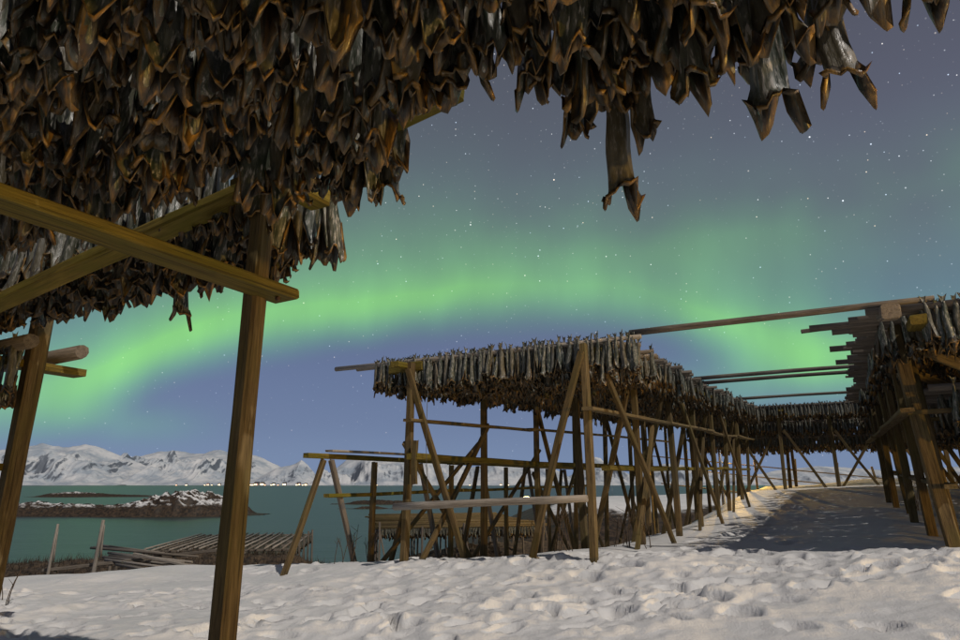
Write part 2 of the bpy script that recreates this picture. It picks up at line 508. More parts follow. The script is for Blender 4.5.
def axis(dense0, dense1, st, lo, hi, g=1.07):
    mid = list(np.arange(dense0, dense1 + 1e-6, st))
    a, s = [], st
    p = dense0
    while p > lo: s *= g; p -= s; a.append(max(p, lo))
    b, s = [], st
    p = dense1
    while p < hi: s *= g; p += s; b.append(min(p, hi))
    return np.array(a[::-1] + mid + b)
gx = axis(-8.5, 8.5, .036, -220, 260, 1.06); gy = axis(5.7, 11.8, .034, -60, 240, 1.045)
X, Y = np.meshgrid(gx, gy)
Z = ground0(X, Y)
sdist = crest_dist(X, Y)
# wind crust and trampled relief
Uc = X*UX + Y*UY; Vc = X*UY - Y*UX
tramp = np.clip((10.0 - Uc + .5*np.sin(Vc*1.7))/1.6, 0, 1) * np.clip((1.5 - sdist)/1.5, 0, 1)
path = np.exp(-((Vc + 1.6 + .3*np.sin(Uc*.5))/.75)**2) * np.clip((26 - Uc)/4, 0, 1)
amt = np.clip(np.maximum(tramp, path*.8), .10, 1)
Z0 = Z.copy()
Z = np.zeros_like(Z0)
sst = lambda a, b, t: np.clip((t-a)/(b-a), 0, 1)**2*(3-2*np.clip((t-a)/(b-a), 0, 1))
clump = sst(.40, .60, fbm(X*.55, Y*.55, 2, 60))
Z += (fbm(X*.9, Y*.9, 2, 61) - .5) * .12 * amt
Z += (fbm(X*2.6, Y*2.6, 3, 65) - .5) * (.045 + .06*clump) * amt
Z += (fbm(X*7.0, Y*7.0, 3, 71) - .5) * (.016 + .045*clump) * amt
Z += (fbm(X*17.0, Y*17.0, 2, 74) - .5) * .014 * amt
def stamp(cx, cy, ang, a, b, depth):
    i0, i1 = np.searchsorted(gx, [cx - 2.4*a, cx + 2.4*a]); j0, j1 = np.searchsorted(gy, [cy - 2.4*a, cy + 2.4*a])
    if i1 <= i0 or j1 <= j0: return
    dx = X[j0:j1, i0:i1] - cx; dy = Y[j0:j1, i0:i1] - cy
    ca, sa = math.cos(ang), math.sin(ang)
    p = (dx*ca + dy*sa)/a; q = (-dx*sa + dy*ca)/b
    r = np.sqrt(p*p + q*q) + (vnoise(X[j0:j1, i0:i1]*9, Y[j0:j1, i0:i1]*9, 9)-.5)*.35
    hole = -depth * (1/(1+np.exp((r-.95)*11)))
    lip = depth*.16*np.exp(-((r-1.4)/.35)**2)
    Z[j0:j1, i0:i1] += hole + lip
r2 = random.Random(5)
for k in range(40):                                   # trails of boot prints
    cx, cy = r2.uniform(-9, 9), r2.uniform(5.0, 11.0)
    ang = r2.gauss(0.15, .55) + (math.pi if r2.random() < .5 else 0)
    for q in range(r2.randint(7, 18)):
        sd = .13 if q % 2 else -.13
        x, y = cx - sd*math.sin(ang), cy + sd*math.cos(ang)
        uu, vv = x*UX + y*UY, x*UY - y*UX
        if uu < 9.6 and crest_dist(np.array([x]), np.array([y]))[0] < .5:
            stamp(x, y, ang + r2.gauss(0, .2), r2.uniform(.13, .18), r2.uniform(.06, .10), r2.uniform(.07, .17))
            if r2.random() < .3:                 # kicked up clods
                for c_k in range(3):
                    stamp(x + r2.gauss(0, .2), y + r2.gauss(0, .2), r2.uniform(0, 3), r2.uniform(.04, .08), r2.uniform(.03, .06), -r2.uniform(.012, .03))
        cx += math.cos(ang)*r2.uniform(.42, .62); cy += math.sin(ang)*r2.uniform(.42, .62); ang += r2.gauss(0, .12)
for k in range(70):                                   # beaten path up the alley
    u = 9 + k*.22; v = -1.6 + r2.gauss(0, .4)
    p = W(u, v)
    stamp(p.x, p.y, math.pi/2 - UA + r2.gauss(0, .3), .2, .12, r2.uniform(.06, .12))
Z = Z0 + .2*np.tanh(Z/.2) + (fbm(X*.8 + 4, Y*1.6, 3, 66) - .5) * .06
nx, ny = len(gx), len(gy)
idx = np.arange(nx*ny).reshape(ny, nx)
F = np.stack([idx[:-1,:-1], idx[:-1,1:], idx[1:,1:], idx[1:,:-1]], -1).reshape(-1, 4)
terr = npmesh('snowy_ground', np.stack([X, Y, Z], -1).reshape(-1, 3), F, M_snow)
struct(terr, 'trampled snow covering the slope under and between the drying racks')
def gz(x, y):
    i = min(max(np.searchsorted(gx, x) - 1, 0), nx-2); j = min(max(np.searchsorted(gy, y) - 1, 0), ny-2)
    fx = (x-gx[i])/(gx[i+1]-gx[i]); fy = (y-gy[j])/(gy[j+1]-gy[j])
    return float((Z[j,i]*(1-fx)+Z[j,i+1]*fx)*(1-fy) + (Z[j+1,i]*(1-fx)+Z[j+1,i+1]*fx)*fy)
def gw(u, v):
    p = W(u, v); return gz(p.x, p.y)

SEA = -8.0
sea_x = np.array([-26000, -3000, -400, 0, 400, 3000, 26000.]); sea_y = np.array([-300, 60, 400, 1500, 4000, 9000, 32000.])
SX, SY = np.meshgrid(sea_x, sea_y); ii = np.arange(49).reshape(7, 7)
sea = npmesh('sea', np.stack([SX, SY, np.full_like(SX, SEA)], -1).reshape(-1, 3),
             np.stack([ii[:-1,:-1], ii[:-1,1:], ii[1:,1:], ii[1:,:-1]], -1).reshape(-1, 4), M_sea)
struct(sea, 'smooth green tinted sea between the shore and the mountains')

# reefs and islets
def islet(name, prof, d0, depth, label, seed):
    """prof: (x, height over the sea) along the islet"""
    xs = np.array([p[0] for p in prof]); hs = np.array([p[1] for p in prof])
    n, k = 260, 90
    gx_ = np.linspace(xs[0]-6, xs[-1]+6, n); t = np.linspace(-1, 1, k)
    XX, TT = np.meshgrid(gx_, t)
    H = np.interp(XX, xs, hs)
    wv = (fbm(XX*.03, TT*1.3+seed, 3, seed)-.5)*.5
    prof_t = np.clip(1-np.abs(TT + wv)**2.2, -1, 1) * np.clip((1-np.abs(TT))*5, 0, 1)
    ZZ = SEA - 1.2 + (H+1.2)*np.clip(prof_t, 0, 1)**.7 + (fbm(XX*.16, TT*4+seed, 6, seed+3, .62, True)-.72)*(H*.75+.5)*np.clip(prof_t*1.5, 0, 1)
    YY = d0 + TT*depth + (fbm(XX*.02, TT*0, 2, seed+9)-.5)*depth*.6
    id_ = np.arange(n*k).reshape(k, n)
    o = npmesh(name, np.stack([XX, YY, ZZ], -1).reshape(-1, 3), np.stack([id_[:-1,:-1], id_[:-1,1:], id_[1:,1:], id_[1:,:-1]], -1).reshape(-1, 4), M_reef)
    struct(o, label)
islet('islet', [(-190,1.5),(-160,3),(-142,3.6),(-128,3.0),(-120,2.6),(-112,3.0),(-106,4.2),(-101,6.0),(-96,7.0),(-90,7.0),(-84,5.0),(-78,3.0),(-74,.2)], 214, 17,
      'rocky snow patched islet with a rounded hump in the bay', 3)
islet('skerry', [(-338,.3),(-325,2.6),(-312,3.4),(-300,3.0),(-288,1.8),(-262,1.2),(-250,.2)], 512, 20, 'low black skerry behind the humped islet', 13)
islet('skerry', [(-66,.2),(-58,1.6),(-48,1.9),(-36,1.4),(-22,.2)], 322, 8, 'flat dark skerry seen through the rack legs', 23)
islet('skerry', [(-50,.1),(-46,.8),(-40,.8),(-36,.1)], 262, 4, 'tiny dark skerry nearest the rack legs', 33)

# heather bank at the edge of the slope, lower left
def bank(xs_, tops, yc, yd, seed, label):
    bxs = np.linspace(xs_[0], xs_[-1], 220); bt = np.linspace(-1, 1, 60)
    bx, t_ = np.meshgrid(bxs, bt)
    btop = np.interp(bx, xs_, tops)
    by = yc + t_*yd + (fbm(bx*.2, t_*0, 2, seed)-.5)*3
    bz = -9 + (btop + 9)*np.clip(1-np.abs(t_)**2.4, 0, 1)**.6 + (fbm(bx*1.1, t_*yd, 4, seed+4, .6)-.5)*.7
    bi = np.arange(220*60).reshape(60, 220)
    o = npmesh('heather_bank', np.stack([bx, by, bz], -1).reshape(-1, 3), np.stack([bi[:-1,:-1], bi[:-1,1:], bi[1:,1:], bi[1:,:-1]], -1).reshape(-1, 4), M_bank)
    struct(o, label)
    return bx, by, bz
bank([-9, -7.5, -6, -2, 2, 8, 14, 20], [-8.5, -5.5, -4.2, -3.4, -3.0, -2.8, -3.0, -4], 50, 10, 191, 'brown heather bank under the low rack by the cove')
BX, BY, BZ = bank([-34, -27, -22, -18, -14, -10, -7, -5], [-3.6, -3.1, -2.75, -2.45, -2.25, -2.5, -3.4, -6], 37, 5, 91, 'dark brown heather bank between the snow and the water')
# dry heather standing on it
hv, hf = [], []
rh = np.random.default_rng(5)
for q in range(5200):
    i, j = rh.integers(12, 48), rh.integers(4, 216)
    p0 = np.array([BX[i, j] + rh.normal(0, .1), BY[i, j] + rh.normal(0, .1), BZ[i, j] - .05])
    a = rh.uniform(0, 6.28); h = rh.uniform(.15, .5); w = .018
    dx, dy = math.cos(a)*w, math.sin(a)*w
    tip = p0 + [rh.normal(0, .12), rh.normal(0, .12), h]
    k = len(hv)
    hv += [p0 + [dx, dy, 0], p0 - [dx, dy, 0], p0 + [dy, -dx, 0], tip]
    hf += [(k, k+1, k+3), (k+1, k+2, k+3), (k+2, k, k+3)]
hb = npmesh('dry_heather', np.array(hv), np.array(hf), M_bank, smooth=False)
tag(hb, 'dry brown heather bristling on the bank by the water', 'heather', None, 'stuff')

# mountains across the bay
def massif(name, pix, D, depth, amp, seed, label, ext=1):
    c = [(at(x, y, D).x, max(at(x, y, D).z - SEA, 2)) for x, y in pix]
    xs = np.array([p[0] for p in c]); hs = np.array([p[1] for p in c])
    n, k = 520, 130
    gx_ = np.linspace(xs[0], xs[-1], n); t = np.linspace(-1, 1, k)
    XX, TT = np.meshgrid(gx_, t)
    H = np.interp(XX, xs, hs)
    sh = (fbm(XX*.0011, TT*0+seed, 3, seed)-.5)*.5*(1-np.abs(TT))
    ta = np.clip(np.abs(TT - sh), 0, 1)
    body = 1 - ta**.85
    rd = fbm(XX*.0022 + TT*.9, TT*2.6 + seed, 6, seed+5, .52, True)
    spur = fbm(XX*.0042 + TT*.5, TT*.8 + seed, 4, seed+15, .5, True)
    mod = (rd-.62)*amp*1.15 + (spur-.62)*amp*.9
    ZZ = H*np.clip(body + mod*np.clip(ta*2-.12, 0, 1)*np.clip((1-ta)*2.2, 0, 1), 0, 1.02)
    ZZ = np.minimum(ZZ, H*(1-.25*ta))
    ZZ = SEA - 6 + ZZ*(1+.0) + 6*np.clip(body*8, 0, 1) + (fbm(XX*.012, TT*9, 3, seed+31)-.5)*7*np.clip(body*4,0,1)
    YY = D + TT*depth
    id_ = np.arange(n*k).reshape(k, n)
    o = npmesh(name, np.stack([XX, YY, ZZ], -1).reshape(-1, 3), np.stack([id_[:-1,:-1], id_[:-1,1:], id_[1:,1:], id_[1:,:-1]], -1).reshape(-1, 4), M_mount)
    struct(o, label)
massif('mountain', [(-260,484),(-180,455),(-110,448),(-60,452),(0,449),(30,447),(44,446),(52,443.5),(62,446),(74,448),(90,444.5),(100,446),(112,451),(124,456),(134,459),(150,466),(170,475),(186,483)], 6900, 1500, .85, 3,
       'broad snowy mountain with dark cliffs at the left of the bay')
massif('mountain', [(96,483),(118,462),(134,455),(152,450),(168,449.5),(186,452.5),(204,453.5),(216,450.5),(223,450),(232,453),(248,453.5),(262,457),(276,464),(288,470),(300,478),(312,484)], 7600, 1900, .9, 17,
       'long snowy mountain ridge between the broad massif and the pointed peak')
massif('mountain', [(240,484),(262,477),(278,468),(290,465.5),(297,463.5),(303,460),(309,464.5),(316,473),(321,480),(327,484)], 5600, 500, .7, 29,
       'small pointed snowy peak above the lit village')
massif('mountain', [(318,484),(328,478),(336,470),(348,460),(365,456),(390,458),(410,461),(432,456),(452,461),(470,468),(485,465),(500,462),(520,466),(540,464),(556,470),(566,476),(578,484)], 5900, 900, .9, 41,
       'snowy mountainside with a green glow seen through the middle rack')
massif('mountain', [(556,484),(572,474),(586,462),(594,457),(600,458),(606,464),(618,470),(632,474),(650,468),(668,463),(684,465),(700,470),(720,474),(750,478),(780,482),(800,484)], 6800, 1200, .9, 55,
       'steep snowy mountain behind the far end of the middle rack')
massif('mountain', [(690,484),(730,478),(780,470),(820,466),(860,468),(900,472),(960,466),(1060,470),(1160,484)], 7200, 1200, .85, 63,
       'low snowy mountain at the right behind the far rack')

# ------------------------------------------------------------------ fish
def fish_arrays(seed, nphi, nk, nin, L=.5):
    """headless split cod hung by the tail: ridged tube that opens into a hollow hood with a belly slit and curled lip"""
    g = random.Random(seed)
    V, I = [], []
    wid = g.uniform(.82, 1.18); opening = g.uniform(.45, 1.3); bendy = g.uniform(-.04, .04); bendx = g.uniform(-.03, .03)
    tw = g.uniform(-.6, .6)
    prof_s = [0, .06, .16, .34, .60, .80, .93, 1.0]; prof_r = [.012, .017, .028, .034, .036, .034, .037, .043 + .008*opening]
    ph = [2*math.pi*j/nphi for j in range(nphi)]
    dv = [a if a <= math.pi else 2*math.pi-a for a in ph]
    p1, p2, p3 = g.uniform(0, 6.28), g.uniform(0, 6.28), g.uniform(0, 6.28)
    rim, ridge = [], []
    spikes = [g.uniform(0, 6.28) for _ in range(3)]
    for a, d in zip(ph, dv):
        tip = math.exp(-((d - 2.15)/.5)**2)
        slit = math.exp(-((d - math.pi)/.42)**2)
        sp = sum(math.exp(-(((a-q+math.pi) % (2*math.pi)-math.pi)/.16)**2) for q in spikes)
        rim.append(L*(.87 + .10*tip - .30*slit*opening + .035*math.sin(3*a+p1) + .03*math.sin(5*a+p2) + .08*sp + g.uniform(-.012, .012)))
        ridge.append(.13*math.sin(4*a+p3) + .10*math.sin(7*a+p1) + g.uniform(-.07, .07))
    def pt(j, s, shrink=1.0, dz=0.0):
        a, d = ph[j], dv[j]
        r = np.interp(s, prof_s, prof_r)*wid*shrink
        th = .62 + .30*s
        ven = math.exp(-((d - 2.3)/.55)**2)
        rr = r*(1 + ridge[j]*(.5+.8*s) + .22*ven*opening*max(0, s-.5)*2 + .05*math.sin(15*s + 3*a + seed))
        x = rr*math.sin(a); y = -rr*th*math.cos(a)
        c, s_ = math.cos(tw*s), math.sin(tw*s)
        x, y = x*c - y*s_, x*s_ + y*c
        return (x + bendx*s*s + .004*math.sin(9*s+seed), y + bendy*s*s, -rim[j]*s + dz)
    for k in range(nk+1):
        s = (k/nk)**.9
        for j in range(nphi):
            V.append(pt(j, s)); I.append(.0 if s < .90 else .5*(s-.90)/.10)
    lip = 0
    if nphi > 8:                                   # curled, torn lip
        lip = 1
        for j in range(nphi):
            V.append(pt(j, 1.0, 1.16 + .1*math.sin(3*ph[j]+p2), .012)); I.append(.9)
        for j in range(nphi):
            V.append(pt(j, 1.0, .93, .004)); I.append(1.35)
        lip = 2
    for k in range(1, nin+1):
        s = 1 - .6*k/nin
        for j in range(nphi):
            V.append(pt(j, s, .84 if k < nin else .2)); I.append(2.0)  # deep inside of the hood, takes the painted shade colour
    F = []
    rows = nk+1+lip+nin
    for k in range(rows-1):
        for j in range(nphi):
            q = (j+1) % nphi
            F.append((k*nphi+j, k*nphi+q, (k+1)*nphi+q, (k+1)*nphi+j))
    b = len(V)
    hh = g.uniform(.05, .10); sp = g.uniform(.018, .04); lean = g.uniform(-.02, .02)
    for (x, y, z) in [(-.012, .004, -.01), (.012, .004, -.01), (sp, lean, hh), (.008, lean*.6, hh*.62), (-.010, lean*.6, hh*.64), (-sp, lean, hh*g.uniform(.7, 1))]:
        V.append((x, y-.005, z)); V.append((x, y+.004, z)); I += [.25, .25]
    for q in ((0, 1, 3, 4), (1, 2, 3), (0, 4, 5)):
        F.append(tuple(b+2*i for i in q)); F.append(tuple(b+2*i+1 for i in q)[::-1])
    for (p, q) in ((1, 2), (2, 3), (4, 5), (5, 0)):
        F.append((b+2*p, b+2*q, b+2*q+1, b+2*p+1))
    return np.array(V), F, np.array(I)
def tri_faces(F):
    T = []
    for f in F:
        f = list(dict.fromkeys(f))
        for i in range(1, len(f)-1): T.append((f[0], f[i], f[i+1]))
    return np.array(T, np.int32)
HI, LO, MID = [], [], []
for s in range(12):
    V, F_, I = fish_arrays(100+s, 20, 12, 5, .47 + .012*s)
    me = bpy.data.meshes.new('dried_cod')
    T = tri_faces(F_)
    me.from_pydata([tuple(v) for v in V], [], [tuple(int(i) for i in f) for f in T])
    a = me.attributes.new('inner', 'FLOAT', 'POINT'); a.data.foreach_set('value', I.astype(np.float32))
    me.polygons.foreach_set('use_smooth', [True]*len(me.polygons))
    me.materials.append(M_fish); me.update()
    HI.append(me)
for s in range(9):
    V, F_, I = fish_arrays(300+s, 7, 5, 2, .46 + .013*s); LO.append((V, tri_faces(F_), I))
    V, F_, I = fish_arrays(300+s, 12, 8, 3, .47 + .013*s); MID.append((V, tri_faces(F_), I))

fish_lo, fish_mid, fish_near = [], [], []     # (pos, yaw, tiltx, tilty, scale, variant)
def hang(lst, u, v, z, step_scale=1.0, R_=random):
    """one tied pair: a fish on either side of the pole"""
    for s in (-1, 1):
        p = W(u + s*R_.uniform(.03, .055), v + R_.gauss(0, .012), z + .03 + R_.uniform(-.03, .03) - (R_.uniform(.04, .14) if R_.random() < .12 else 0))
        yaw = -UA + (0 if s < 0 else math.pi) + R_.gauss(0, .55) + (math.pi if R_.random() < .35 else 0)
        lst.append((p, yaw, R_.gauss(0, .05), R_.gauss(0, .06), R_.uniform(.84, 1.12), R_.randrange(1000)))
def hang_row(lst, u, v0, v1, z0, z1, step, skip=0.0, rr=random):
    v = v0 + rr.uniform(0, step)
    while v < v1:
        t = (v-v0)/(v1-v0)
        if rr.random() > skip: hang(lst, u, v, z0 + (z1-z0)*t, rr=rr) if False else hang(lst, u, v, z0 + (z1-z0)*t, R_=rr)
        v += step*rr.uniform(.75, 1.3)

# ------------------------------------------------------------------ racks
def zr(u):          # height of the pole bed, it climbs with the hill
    return 3.30 + .040*max(0, u - 8.5)
PD = .14
POST = .10
UP = Vector((0, 0, 1))
UD = Vector((UX, UY, 0)); VD = Vector((UY, -UX, 0))

def post(par, u, v, ztop, lean=(0, 0), w=POST, mat=None, sink=.25):
    zb = gw(u+lean[0], v+lean[1]) - sink
    return beam('post', W(u+lean[0], v+lean[1], zb), W(u, v, ztop), w*random.uniform(.9, 1.1), w*random.uniform(.9, 1.15), mat or M_post, par, .006, side=UD)
def brace(par, a, b, w=.085, h=.06, mat=None, side=None):
    return beam('brace', a, b, w, h, mat or M_post, par, .006, side=side if side is not None else UD)

# ---- near rack over the camera
NR = empty('drying_rack', W(2.4, -2.75, gw(2.4, -2.75)), 'nearest wooden drying rack standing over the camera, its mossy beams crossing at the upper left', 'drying rack', 'wooden fish drying racks')
ZN = 3.17
post(NR, 2.30, -2.67, 3.02, (-.01, .0), .105, sink=.3)
post(NR, 2.95, -6.15, 3.08, (-.05, -.03), .145, sink=.3)
post(NR, -1.1, .25, 3.02, (0, .1)); post(NR, -1.6, -2.6, 3.02); post(NR, -1.4, -6.2, 3.05)
# long plank nailed to the outer side of the front post (runs into the depth)
beam('plank', W(-1.9, -2.565, 2.34), W(2.42, -2.565, 2.345), .055, .18, M_beam, NR, .004, 4, side=VD)
beam('plank', W(-1.9, -6.30, 2.42), W(3.42, -6.28, 2.37), .07, .20, M_beam, NR, .006, 4, side=VD)
for (du, dz) in ((-.03, .035), (.03, -.035), (.025, .04)):
    pole('bolt', W(2.30 + du, -2.545, 2.343 + dz), W(2.30 + du, -2.525, 2.343 + dz), .012, .011, M_bolt, NR, 6, 1, 0)
beam('plank', W(-1.9, -6.27, 1.50), W(2.98, -6.27, 1.49), .06, .15, M_beam, NR, .006, 4, side=VD)
beam('stake', W(2.62, -6.50, gw(2.62, -6.5) - .3), W(2.66, -6.44, 1.66), .07, .06, M_post, NR)
# top beams carrying the poles
beam('beam', W(-2.0, -2.50, 2.98), W(2.56, -2.50, 2.96), .10, .16, M_beam, NR, .006, 4, side=VD)
beam('beam', W(-2.0, -6.20, 3.06), W(2.8, -6.20, 3.06), .10, .12, M_beam, NR, .006, 4, side=VD)
beam('beam', W(-2.0, .22, 3.06), W(1.25, .22, 3.06), .10, .12, M_beam, NR, .006, 4, side=VD)
# cross tie under the poles
beam('brace', W(2.10, -6.6, 2.37), W(2.22, -2.62, 2.93), .06, .15, M_beam, NR, .006, 5, side=UD)
beam('cross_tie', W(2.06, -2.60, 2.86), W(1.99, -1.22, 2.93), .05, .10, M_beam, NR, .008, 5, side=UD)
# poles with their fish
near_rods = []
u = -.75
while u < 2.72:
    if 2.16 < u < 2.28: u = 2.29
    v0, v1 = -8.4 + random.uniform(-.3, .3), .30 + random.uniform(-.25, .15)
    if 1.78 < u < 2.2: v0 = -2.30
    if 1.0 < u < 2.3: v1 = .18
    if u > 2.3: v1 = -2.62
    z = ZN + random.uniform(-.02, .03) + (.13 if 2.2 < u < 2.4 else 0)
    pole('pole', W(u, v0, z), W(u + random.uniform(-.05, .05), v1 + .12, z + random.uniform(-.02, .02)), .042, .034, M_pole, NR)
    if 1.82 < u < 2.2:
        hang_row(fish_near, u, v0 + .1, -1.52, z, z, .100, .05); hang_row(fish_near, u, -.80, v1, z, z, .100, .05)
    else:
        hang_row(fish_near, u, v0 + .2, v1, z, z, .100, .08)
    u += random.uniform(.23, .28) if u < 2.2 else .2
# low poles on the left plank
for uu, ve in ((2.75, -5.86), (3.22, -5.95)):
    pole('pole', W(uu, -9.4, 2.52), W(uu, ve, 2.52), .075, .065, M_pole, NR)
hang_row(fish_near, 2.75, -9.2, -5.98, 2.50, 2.50, .14)
# a few stray fish that hang lower than the rest
def one(lst, u, v, z, yaw, var, sc=1.0, tx=0., ty=0.):
    lst.append((W(u, v, z), yaw, tx, ty, sc, var))
SPECIAL = []
def special(u, v, z, yaw, var, sc, label):
    SPECIAL.append((len(fish_near), label)); one(fish_near, u, v, z, yaw, var, sc)

# ---- middle rack
MR = empty('drying_rack', W(8.3, -4.4, gw(8.3, -4.4)), 'long middle drying rack hung with fish, its gable end facing the camera', 'drying rack', 'wooden fish drying racks')
vL, vM, vR, vLL = -5.9, -4.4, -3.0, -7.6
us = [8.3 + 2.4*i for i in range(8)]
for i, u in enumerate(us):
    zt = zr(u) - .06
    post(MR, u, vR, zt, (random.gauss(0, .04), random.gauss(0, .05)))
    post(MR, u, vL, zt, (random.gauss(0, .04), random.gauss(0, .05)))
    if i % 2 == 1: post(MR, u + .9, vM, zt, (random.gauss(0, .08), random.gauss(0, .08)), .11)
    # A legs
    for (v, dv, du) in ((vR, -.95, .15), (vL, .55, .9)):
        if i % 2 == 0 or v == vR and i < 4:
            zb = gw(u+du, v+dv) - .2
            brace(MR, W(u + du, v + dv, zb), W(u - .09, v, zt - .12), .09, .075)
    if i < 6:
        zb = gw(u+3.0, vR+.35) - .2
        if i % 2 == 0: brace(MR, W(u+3.1, vR+.40, zb), W(u + .25, vR + .12, zt - .1), .10, .06, side=VD)
        else: brace(MR, W(u-.9, vR+.12, gw(u-.9, vR+.12)-.2), W(u + .7, vR + .10, zt - 1.0), .09, .06, side=VD)
        # crossing braces on the sea side
        a = gw(u, vL)
        if i % 3 != 1: brace(MR, W(u, vL-.1, a + 1.75), W(u+2.3, vL-.1, gw(u+2.3, vL) - .1), .08, .05, side=VD)
        if i % 2 == 0: brace(MR, W(u+2.4, vL+.1, a + 2.2), W(u+.2, vL+.1, gw(u+.2, vL) - .1), .09, .055, side=VD)
ue = us[-1] + .5
# stringers: bottom, middle and top on both long sides
def stringer(par, name, u0, u1, v, zf, w, h, mat, n=None, off=0):
    n = n or max(1, round((u1-u0)/4.8)); 
    for k in range(n):
        a, b = u0 + (u1-u0)*k/n, u0 + (u1-u0)*(k+1)/n + (.25 if k < n-1 else 0)
        vv = v + off + (.03 if k % 2 else 0)
        beam(name, W(a, vv, zf(a) + random.gauss(0, .012)), W(b, vv, zf(b) + random.gauss(0, .012)), w, h, mat, par, .006, 4, side=VD)
gl = lambda u: .10 + .03*max(0, u-8.3)
stringer(MR, 'beam', 8.45, ue, vR+.11, lambda u: zr(u)-.13, .09, .15, M_beam)
stringer(MR, 'beam', 8.0, ue, vL-.11, lambda u: zr(u)-.13, .09, .15, M_beam)
stringer(MR, 'beam', 8.4, ue, vM+.02, lambda u: zr(u)-.13, .09, .13, M_beam)
stringer(MR, 'plank', 8.1, ue, vR+.10, lambda u: 2.33 + .035*(u-8.1), .045, .16, M_plank)
stringer(MR, 'plank', 8.1, ue, vL+.09, lambda u: 2.33 + .035*(u-8.1), .045, .16, M_plank)
stringer(MR, 'beam', 8.2, ue, vL+.12, lambda u: 1.72 + .012*(u-8.1), .10, .20, M_beam)
stringer(MR, 'beam', 9.4, ue, vR-.12, lambda u: 1.55 + .02*(u-8.1), .07, .13, M_beam)
pole('log_rail', W(8.17, vL-.15, 1.02), W(8.17, vR+.02, 1.17), .054, .047, M_pale, MR, 12)
beam('cleat', W(8.24, vL+.16, 1.35), W(8.24, vL+.16, 2.0), .09, .05, M_post, MR)
beam('tie_beam', W(8.42, vL-.5, zr(8.4)-.12), W(8.42, vL+.15, zr(8.4)-.1), .12, .15, M_beam, MR, side=UP)
# string hanging from the gable
pole('string', W(8.35, -5.55, 1.0), W(8.38, -5.62, 2.9), .005, .005, M_twine, MR, 5, 6, .03)
# pole bed and fish
rM = random.Random(21)
u = 8.45; k = 0
while u < ue:
    z = zr(u)
    lft = -6.65 + rM.uniform(-.12, .15); rgt = -2.55 + rM.uniform(-.16, .14)
    if k == 0: lft, rgt = -7.62, -2.22
    if k == 1: lft = -7.35
    pole('pole', W(u, lft, z + rM.uniform(-.015, .02)), W(u + rM.uniform(-.03, .03), rgt, z + rM.uniform(-.015, .02)), .042, .034, M_pale if k < 2 else M_pole, MR, 8, 3)
    dst = fish_mid if u < 10.5 else fish_lo
    hang_row(dst, u, -6.75 if k < 2 else lft + .1, -2.24 if k == 0 else rgt - (.2 if k % 3 else -.02), z, z, .078 if k < 3 else .092, .02 if k < 3 else .04, rM)
    u += rM.uniform(.22, .28); k += 1

# ---- low sea side frame without fish
LF = empty('rack_frame', W(8.3, vLL, gw(8.3, vLL)), 'bare low trestle frame with two mossy rails left of the middle rack', 'rack frame')
for i, u in enumerate([8.35, 11.0, 13.6, 16.2, 18.8]):
    zt = 1.74 + .01*i
    for s in (-1, 1):
        du = .85*s
        beam('leg', W(u + du, vLL + .1*s, gw(u+du, vLL) - .3), W(u + .07*s, vLL + .02*s, zt), .085, .08, M_post if s < 0 else M_pole, LF, .006, side=VD)
    beam('post', W(u + 1.1, vLL + .13, gw(u+1.1, vLL) - .3), W(u + 1.1, vLL + .13, zt), .09, .09, M_post, LF, side=VD)
stringer(LF, 'rail', 7.9, 21, vLL - .06, lambda u: 1.80 + .004*(u-8), .08, .13, M_beam, 3)
stringer(LF, 'rail', 8.3, 21, vLL + .07, lambda u: 1.16 + .012*(u-8), .06, .13, M_beam, 3)
beam('plank', W(8.35, vLL + .02, 1.895), W(11.0, vLL + .25, 1.905), .16, .035, M_pale, LF, side=UP)
for i, u in enumerate([9.2, 12.2]):
    beam('brace', W(u, vLL + .3, gw(u, vLL+.3) - .2), W(u + 2.2, vLL + 1.2, 2.15), .08, .06, M_post, LF)

# ---- right rack
RR = empty('drying_rack', W(8.9, 1.0, gw(8.9, 1.0)), 'right hand drying rack with leaning legs at the edge of the picture', 'drying rack', 'wooden fish drying racks')
rows = (.82, 2.9, 5.0)
usr = [9.3 + 2.3*i for i in range(7)]
for i, u in enumerate(usr):
    zt = zr(u) - .1
    for v in rows:
        if i == 0 and v == rows[0]:
            post(RR, u + .2, v - .08, zt + .05, (-.55, .22), .15)
            post(RR, u + .55, v + .02, zt - .05, (-.35, .16), .13)
        else:
            post(RR, u, v, zt, (-.15 + random.gauss(0, .06), .12 + random.gauss(0, .05)), .13)
        if i < 4: brace(RR, W(u, v, zt-.35), W(u + 1.5, v + .1, zt - 1.25), .11, .05, side=VD)
        if v != rows[0]: brace(RR, W(u + .2, v - .1, gw(u+.2, v-.1)-.2), W(u, v - 1.3, zt - .3), .1, .06)
    if i < 5:
        beam('brace', W(u - .02, rows[0] - .1, zt - 1.05), W(u + .05, rows[2] + .3, zt - 1.0), .14, .055, M_post, RR, side=UP)
        brace(RR, W(u - .1, rows[0] + .1, zt - .28), W(u + .05, rows[0] + 1.6, zt - 1.2), .13, .06)
uer = usr[-1] + .8
for v in rows:
    stringer(RR, 'beam', 8.55, uer, v + .10, lambda u: zr(u)-.14, .11, .17, M_beam)
    stringer(RR, 'plank', 8.9, uer, v - .13, lambda u: 2.18 + .03*(u-8.1), .05, .15, M_post)
    stringer(RR, 'plank', 8.9, uer, v + .16, lambda u: 1.30 + .03*(u-8.1), .05, .13, M_post)
beam('beam_block', W(8.50, .66, zr(8.5) - .02), W(8.74, .62, zr(8.6) + .0), .20, .17, M_pole, RR, side=UP)
rR = random.Random(31)
u = 8.62; k = 0
